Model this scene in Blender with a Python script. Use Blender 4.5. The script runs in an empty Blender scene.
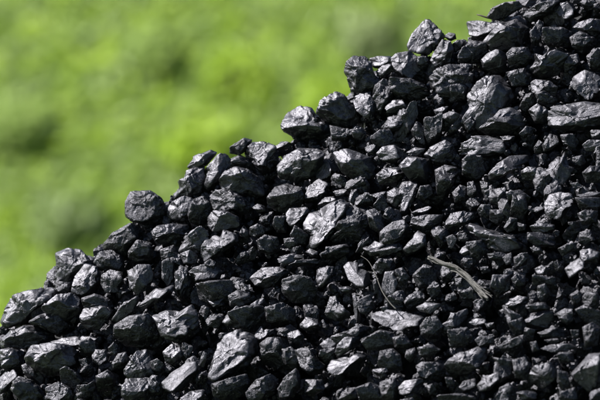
import bpy, bmesh, math, random
import numpy as np
from mathutils import Vector, Matrix

random.seed(7)
RNG = np.random.default_rng(11)
SC = bpy.context.scene
COL = SC.collection

# ------------------------------------------------------------------ camera
D = 6.0            # metres from the camera to the crest of the heap
S = 0.00125        # metres per photograph pixel at that distance
CAMZ = 1.30
cam_d = bpy.data.cameras.new('camera')
cam = bpy.data.objects.new('camera', cam_d)
COL.objects.link(cam)
cam.location = (0, -D, CAMZ)
cam.rotation_euler = (math.radians(90), 0, 0)
cam_d.sensor_width = 36.0
cam_d.lens = 36.0 * D / (600 * S)
cam_d.clip_start = 0.1
cam_d.clip_end = 2000
cam_d.dof.use_dof = True
cam_d.dof.focus_distance = D - 0.12
cam_d.dof.aperture_fstop = 7.2
SC.camera = cam

# ------------------------------------------------------------------ light
SUN = Vector((-0.62, 0.10, 0.74)).normalized()      # towards the sun
w = bpy.data.worlds.new('World'); SC.world = w; w.use_nodes = True
nt = w.node_tree; nt.nodes.clear()
sky = nt.nodes.new('ShaderNodeTexSky'); sky.sky_type = 'NISHITA'; sky.sun_disc = False
sky.sun_elevation = math.asin(SUN.z); sky.sun_rotation = math.atan2(SUN.x, SUN.y)
bg = nt.nodes.new('ShaderNodeBackground'); bg.inputs['Strength'].default_value = 0.05
wo = nt.nodes.new('ShaderNodeOutputWorld')
nt.links.new(sky.outputs[0], bg.inputs[0]); nt.links.new(bg.outputs[0], wo.inputs[0])
sun_d = bpy.data.lights.new('sun', 'SUN'); sun_d.energy = 5.0; sun_d.angle = math.radians(0.53)
sun_d.color = (1.0, 0.975, 0.965)
sun = bpy.data.objects.new('sun', sun_d); COL.objects.link(sun)
sun.rotation_euler = SUN.to_track_quat('Z', 'Y').to_euler()
SC.view_settings.view_transform = 'Standard'; SC.view_settings.look = 'None'
SC.view_settings.gamma = 1.0; SC.view_settings.use_curve_mapping = False
SC.view_settings.exposure = 1.5

# ------------------------------------------------------------------ helpers
def tag(o, label=None, cat=None, group=None, kind=None):
    if label: o['label'] = label
    if cat: o['category'] = cat
    if group: o['group'] = group
    if kind: o['kind'] = kind
    return o

def make_mesh(name, V, F, smooth=False):
    """V (n,3) array, F (m,k) int array of equal-sized faces"""
    V = np.ascontiguousarray(V, dtype=np.float32); F = np.ascontiguousarray(F, dtype=np.int32)
    me = bpy.data.meshes.new(name)
    m, k = F.shape
    me.vertices.add(len(V)); me.vertices.foreach_set('co', V.ravel())
    me.loops.add(m * k); me.loops.foreach_set('vertex_index', F.ravel())
    me.polygons.add(m); me.polygons.foreach_set('loop_start', np.arange(0, m * k, k, dtype=np.int32))
    me.polygons.foreach_set('use_smooth', np.full(m, smooth, dtype=bool))
    me.update(calc_edges=True)
    return me

def add(name, V, F, mat, parent=None, smooth=False, loc=(0, 0, 0)):
    me = make_mesh(name, V, F, smooth)
    me.materials.append(mat)
    o = bpy.data.objects.new(name, me); COL.objects.link(o)
    o.location = loc
    if parent: o.parent = parent
    return o

_ico = {}
def ico(level):
    if level not in _ico:
        bm = bmesh.new(); bmesh.ops.create_icosphere(bm, subdivisions=level, radius=1)
        V = np.array([v.co[:] for v in bm.verts]); F = np.array([[v.index for v in f.verts] for f in bm.faces])
        bm.free(); _ico[level] = (V, F)
    return _ico[level]

_perm = RNG.permutation(256); _perm = np.concatenate([_perm, _perm, _perm])
_grad = RNG.normal(size=(256, 3)); _grad /= np.linalg.norm(_grad, axis=1)[:, None]
def perlin(P):
    Pi = np.floor(P).astype(int); Pf = P - Pi
    u = Pf * Pf * Pf * (Pf * (Pf * 6 - 15) + 10)
    out = 0
    for dx in (0, 1):
        wx = u[:, 0] if dx else 1 - u[:, 0]
        for dy in (0, 1):
            wy = u[:, 1] if dy else 1 - u[:, 1]
            for dz in (0, 1):
                wz = u[:, 2] if dz else 1 - u[:, 2]
                h = _perm[(_perm[(_perm[(Pi[:, 0] + dx) & 255] + Pi[:, 1] + dy) & 255] + Pi[:, 2] + dz) & 255]
                g = _grad[h]
                out = out + wx * wy * wz * (g[:, 0] * (Pf[:, 0] - dx) + g[:, 1] * (Pf[:, 1] - dy) + g[:, 2] * (Pf[:, 2] - dz))
    return out

def hull_planes(P):
    """planes (n, d) with n.x <= d of the convex hull of the points"""
    bm = bmesh.new()
    for p in P: bm.verts.new(p)
    bmesh.ops.convex_hull(bm, input=list(bm.verts))
    bm.normal_update()
    N, H, A = [], [], []
    for f in bm.faces:
        n = np.array(f.normal[:]); a = f.calc_area()
        if a < 1e-9 or np.linalg.norm(n) < 0.5: continue
        d = float(n @ np.array(f.verts[0].co[:]))
        for i, m in enumerate(N):
            if m @ n > 0.985:
                if a > A[i]: N[i], H[i], A[i] = n, max(d, H[i]), a
                else: H[i] = max(d, H[i])
                break
        else:
            N.append(n); H.append(d); A.append(a)
    bm.free()
    return np.array(N), np.array(H)

def coal_shape(N, H, scale, level, rough=1.0, power=110, rng=RNG):
    """a broken lump: the planes N.x<=H met along rays, with chips, steps and pits"""
    V0, F = ico(level)
    d = V0 * scale; d /= np.linalg.norm(d, axis=1)[:, None]
    size = float(np.cbrt(np.prod(scale)))
    H = np.maximum(H, 0.12 * size)
    # chips: extra planes that shave corners
    nch = int(7 * rough) + 2
    C = rng.normal(size=(nch, 3)); C /= np.linalg.norm(C, axis=1)[:, None]
    a0 = np.maximum(C @ N.T, 0) / H
    rc = 1.0 / a0.max(axis=1)
    Nc = C + 0.45 * rng.normal(size=(nch, 3)); Nc /= np.linalg.norm(Nc, axis=1)[:, None]
    Hc = rc * np.maximum((C * Nc).sum(1), 0.3) * rng.uniform(0.93, 1.02, nch)
    NN = np.vstack([N, Nc]); HH = np.concatenate([H, np.maximum(Hc, 0.3 * H.min())])
    a = np.maximum(d @ NN.T, 0) / HH
    r = 1.0 / np.power(np.power(a, power).sum(1), 1.0 / power)
    P = d * r[:, None]
    # hackly facets: every cell of the surface gets its own small tilt and step
    for K, amp in ((int(20), 0.19), (int(80), 0.14)):
        if level < 4 and K > 50: continue
        idx = rng.integers(0, len(P), K); Q = P[idx]
        warp = np.stack([perlin(P / size * 5 + 17 * k) for k in range(3)], 1) * size * 0.10
        d2 = ((P + warp) ** 2).sum(1)[:, None] - 2 * (P + warp) @ Q.T + (Q ** 2).sum(1)[None]
        c = d2.argmin(1)
        G = rng.normal(size=(K, 3)) * amp * rough
        off = rng.uniform(-0.020, 0.010, K) * size * rough * (1.0 if K < 50 else 0.45)
        dr = ((P - Q[c]) * G[c]).sum(1) + off[c]
        P = P + d * np.clip(dr, -0.07 * size, 0.045 * size)[:, None]
    # bedding: thin ledges along one direction
    b = rng.normal(size=3); b /= np.linalg.norm(b)
    t = (P @ b) / size * 7 + 0.7 * perlin(P / size * 2.2)
    led = (t - np.floor(t)); msk = np.clip(perlin(P / size * 1.7 + 31) * 3, 0, 1)
    P = P + d * ((led - 0.5) * msk * 0.022 * size * rough)[:, None]
    n1 = perlin(P / size * 3.1 + 5); n2 = perlin(P / size * 8.3 + 9); n3 = np.abs(perlin(P / size * 17 + 2))
    P = P + d * ((n1 * 0.026 + n2 * 0.008 - n3 * 0.008) * size * rough)[:, None]
    if level >= 5:
        P = P + d * (perlin(P / size * 30 + 4) * 0.016 * size * rough)[:, None]
    return P, F

# ------------------------------------------------------------------ materials
def mat_new(name):
    m = bpy.data.materials.new(name); m.use_nodes = True
    t = m.node_tree; t.nodes.clear()
    out = t.nodes.new('ShaderNodeOutputMaterial')
    b = t.nodes.new('ShaderNodeBsdfPrincipled'); t.links.new(b.outputs[0], out.inputs[0])
    return m, t, b

def ramp(t, src, stops):
    r = t.nodes.new('ShaderNodeValToRGB')
    while len(r.color_ramp.elements) < len(stops): r.color_ramp.elements.new(0.5)
    for e, (p, c) in zip(r.color_ramp.elements, stops):
        e.position = p; e.color = (*c, 1) if len(c) == 3 else c
    t.links.new(src, r.inputs[0]); return r.outputs[0]

def noise(t, vec, scale, detail=4, rough=0.6, dist=0.0):
    n = t.nodes.new('ShaderNodeTexNoise'); n.inputs['Scale'].default_value = scale
    n.inputs['Detail'].default_value = detail; n.inputs['Roughness'].default_value = rough
    n.inputs['Distortion'].default_value = dist
    if vec is not None: t.links.new(vec, n.inputs['Vector'])
    return n.outputs[0]

def math_n(t, op, a, b):
    n = t.nodes.new('ShaderNodeMath'); n.operation = op
    for i, v in enumerate((a, b)):
        if v is None: continue
        if isinstance(v, (int, float)): n.inputs[i].default_value = v
        else: t.links.new(v, n.inputs[i])
    return n.outputs[0]

def coal_material(name, smooth=False, gloss=(0.44, 0.54), sheen=False):
    m, t, b = mat_new(name)
    tc = t.nodes.new('ShaderNodeTexCoord'); oi = t.nodes.new('ShaderNodeObjectInfo')
    mp = t.nodes.new('ShaderNodeVectorMath'); mp.operation = 'ADD'
    sc = t.nodes.new('ShaderNodeVectorMath'); sc.operation = 'SCALE'
    cb = t.nodes.new('ShaderNodeCombineXYZ')
    for i in range(3): t.links.new(oi.outputs['Random'], cb.inputs[i])
    t.links.new(cb.outputs[0], sc.inputs[0]); sc.inputs['Scale'].default_value = 37.0
    t.links.new(tc.outputs['Object'], mp.inputs[0]); t.links.new(sc.outputs[0], mp.inputs[1])
    v = mp.outputs[0]
    big = noise(t, v, 55, 5, 0.65)
    fine = noise(t, v, 360, 5, 0.75, 0.5)
    # dust caught on the broken faces: grey, in specks
    base = ramp(t, big, [(0.30, COAL_DARK), (0.62, COAL_MID), (0.80, COAL_DUST)])
    sp = ramp(t, fine, [(0.40, (0.25,) * 3), (0.52, (0.9,) * 3), (0.66, (3.0,) * 3)])
    mx = t.nodes.new('ShaderNodeMix'); mx.data_type = 'RGBA'; mx.blend_type = 'MULTIPLY'
    mx.inputs['Factor'].default_value = 1.0 if not smooth else 0.4
    t.links.new(base, mx.inputs['A']); t.links.new(sp, mx.inputs['B'])
    t.links.new(mx.outputs['Result'], b.inputs['Base Color'])
    # gloss differs from lump to lump and from vitrain band to dull band
    rr = noise(t, v, 170, 5, 0.7, 0.6)
    r1 = ramp(t, rr, [(0.36, (0.33,) * 3), (0.50, (0.42,) * 3), (0.66, (0.56,) * 3)] if not smooth else [(0.3, (gloss[0],) * 3), (0.7, (gloss[1],) * 3)])
    rv = math_n(t, 'MULTIPLY', oi.outputs['Random'], 0.10)
    b.inputs['Specular Tint'].default_value = (0.92, 0.90, 1.0, 1)
    t.links.new(math_n(t, 'ADD', r1, rv), b.inputs['Roughness'])
    # dull, dusty specks between glassy ones
    spk = noise(t, v, 560, 3, 0.7); spb = noise(t, v, 130, 3, 0.6)
    lo_ = 0.60 if smooth or sheen else 0.32
    t.links.new(math_n(t, 'MULTIPLY', ramp(t, spk, [(0.38, (lo_,) * 3), (0.62, (1.0,) * 3)]), ramp(t, spb, [(0.36, (0.62,) * 3), (0.60, (1.15,) * 3)])), b.inputs['Specular IOR Level'])
    # relief
    vor = t.nodes.new('ShaderNodeTexVoronoi'); vor.feature = 'F1'; vor.inputs['Scale'].default_value = 520
    t.links.new(v, vor.inputs['Vector'])
    h = math_n(t, 'ADD', math_n(t, 'MULTIPLY', noise(t, v, 520, 4, 0.8), 1.1), math_n(t, 'MULTIPLY', vor.outputs['Distance'], 0.35))
    st_ = t.nodes.new('ShaderNodeMapping'); st_.inputs['Scale'].default_value = (70, 90, 900); st_.inputs['Rotation'].default_value = (0.5, 0.7, 0.2)
    t.links.new(v, st_.inputs[0])
    h = math_n(t, 'ADD', h, math_n(t, 'MULTIPLY', noise(t, st_.outputs[0], 1.0, 4, 0.6), 0.40))
    bp = t.nodes.new('ShaderNodeBump'); bp.inputs['Strength'].default_value = 0.45 if smooth else 0.65 if sheen else 0.9
    bp.inputs['Distance'].default_value = 0.0007
    t.links.new(h, bp.inputs['Height']); t.links.new(bp.outputs[0], b.inputs['Normal'])
    return m

COAL_DARK = (0.004, 0.004, 0.0042); COAL_MID = (0.008, 0.0078, 0.0088); COAL_DUST = (0.036, 0.034, 0.041)
M_COAL = coal_material('coal')
M_SMOOTH = coal_material('coal_smooth_face', True)
M_GLOSS = coal_material('coal_glassy_face', True, (0.45, 0.56))
M_SHEEN = coal_material('coal_lit_lump', sheen=True)  # copy of the coal with extra shine put in, for lumps with sunlit facets

def leaf_material(name, c1, c2, trans):
    m, t, b = mat_new(name)
    g = t.nodes.new('ShaderNodeTexCoord')
    n = noise(t, g.outputs['Object'], 3.0, 3)
    c = ramp(t, n, [(0.35, c1), (0.65, c2)])
    t.links.new(c, b.inputs['Base Color']); b.inputs['Roughness'].default_value = 0.5
    tr = t.nodes.new('ShaderNodeBsdfTranslucent'); t.links.new(c, tr.inputs['Color'])
    ms = t.nodes.new('ShaderNodeMixShader'); ms.inputs[0].default_value = trans
    t.links.new(b.outputs[0], ms.inputs[1]); t.links.new(tr.outputs[0], ms.inputs[2])
    out = [x for x in t.nodes if x.type == 'OUTPUT_MATERIAL'][0]
    t.links.new(ms.outputs[0], out.inputs[0])
    return m

def plain(name, c1, c2, scale, rough=0.85, bump=0.0, stretch=None):
    m, t, b = mat_new(name)
    g = t.nodes.new('ShaderNodeTexCoord'); v = g.outputs['Object']
    if stretch:
        mp = t.nodes.new('ShaderNodeMapping'); mp.inputs['Scale'].default_value = stretch
        t.links.new(v, mp.inputs[0]); v = mp.outputs[0]
    n = noise(t, v, scale, 5)
    t.links.new(ramp(t, n, [(0.35, c1), (0.65, c2)]), b.inputs['Base Color'])
    b.inputs['Roughness'].default_value = rough
    if bump:
        bp = t.nodes.new('ShaderNodeBump'); bp.inputs['Distance'].default_value = bump
        t.links.new(n, bp.inputs['Height']); t.links.new(bp.outputs[0], b.inputs['Normal'])
    return m

# ------------------------------------------------------------------ the heap's overall form
CR_X = [-260, -160, -100, 0, 30, 60, 100, 130, 165, 195, 230, 275, 290, 340, 360, 400, 430, 480, 500, 560, 700, 900, 1000, 1150, 1500]
CR_Y = [620, 500, 420, 330, 304, 277, 258, 230, 209, 186, 170, 156, 143, 118, 92, 72, 58, 38, 20, -8, -90, -190, -215, -190, 60]
def crest(px): return np.interp(px, CR_X, CR_Y)
def out_of(s):       # metres of forward run for s pixels of drop
    s = np.asarray(s, float)
    return S * np.where(s < 0, 0.5 * s, np.where(s < 420, 0.80 * s, 336 + 1.25 * (s - 420)))
def ray_point(px, py, depth):      # the place seen at (px,py) of the photo, 'depth' metres in front of the crest plane
    k = (D - depth) / D
    return np.array([(px - 300) * S * k, -depth, CAMZ + (200 - py) * S * k])
def surf(px, s):     # a place on the heap, in world space
    return np.array([(px - 300) * S, -float(out_of(s)), CAMZ + (200 - (crest(px) + s)) * S])

# ------------------------------------------------------------------ ground, core of the heap
M_GROUND = plain('grass_ground', (0.035, 0.06, 0.015), (0.07, 0.11, 0.025), 1.5, 0.9, 0.02)
n = 60
gx = np.concatenate([np.linspace(-600, -40, 15), np.linspace(-30, 30, 31), np.linspace(40, 600, 15)])
gy = np.concatenate([np.linspace(-300, -20, 10), np.linspace(-10, 60, 36), np.linspace(80, 1500, 20)])
GX, GY = np.meshgrid(gx, gy); GZ = 0.02 * perlin(np.stack([GX.ravel() * .3, GY.ravel() * .3, GX.ravel() * 0], 1)).reshape(GX.shape) - 0.02
V = np.stack([GX, GY, GZ], -1).reshape(-1, 3)
nx, ny = len(gx), len(gy)
I = np.arange(nx * ny).reshape(ny, nx)
F = np.stack([I[:-1, :-1], I[:-1, 1:], I[1:, 1:], I[1:, :-1]], -1).reshape(-1, 4)
tag(add('ground', V, F, M_GROUND, smooth=True), kind='structure')

M_BANK = plain('grassy_bank', (0.22, 0.30, 0.05), (0.30, 0.37, 0.07), 2.5, 0.9, 0.02)
def bank_z(y): return np.interp(y, [20, 20.6, 30, 36, 60], [0, 0.4, 8.4, 11, 12]) - 0.04
bx = np.linspace(-70, 70, 281); by = np.concatenate([np.linspace(20, 31, 45), np.linspace(32, 60, 12)])
BX, BY = np.meshgrid(bx, by)
BZ = bank_z(BY) + 0.10 * perlin(np.stack([BX.ravel() * 1.3, BY.ravel() * 1.3, BX.ravel() * 0], 1)).reshape(BX.shape) * (BY > 20.3)
V = np.stack([BX, BY, BZ], -1).reshape(-1, 3); I = np.arange(V.shape[0]).reshape(BX.shape)
tag(add('hillside', V, np.stack([I[:-1, :-1], I[:-1, 1:], I[1:, 1:], I[1:, :-1]], -1).reshape(-1, 4), M_BANK, smooth=True), kind='structure')

M_CORE = plain('coal_fines', (0.008, 0.008, 0.009), (0.020, 0.020, 0.021), 220, 0.9, 0.003)
px = np.arange(-250, 1500, 12.0)
ss = np.concatenate([-np.arange(1400, 0, -40.0), np.arange(0, 1500, 14.0)])
PX, SS = np.meshgrid(px, ss)
cz = CAMZ + (200 - crest(PX)) * S
front = SS >= 0
Z = np.where(front, cz - SS * S, cz + SS * S) - 0.022
Y = np.where(front, -out_of(np.maximum(SS, 0)), -SS * S * 1.3) + 0.085
X = (PX - 300) * S
jit = perlin(np.stack([X.ravel() * 30, Y.ravel() * 30, Z.ravel() * 30], 1)).reshape(X.shape) * 0.012
Y = Y + jit
Z = np.maximum(Z, -0.05)
V = np.stack([X, Y, Z], -1).reshape(-1, 3)
ny, nx = X.shape; I = np.arange(nx * ny).reshape(ny, nx)
F = np.stack([I[:-1, :-1], I[:-1, 1:], I[1:, 1:], I[1:, :-1]], -1).reshape(-1, 4)
tag(add('coal_fines', V, F, M_CORE, smooth=False), 'fine black coal filling the inside of the heap under the lumps', 'coal', kind='stuff')

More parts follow.
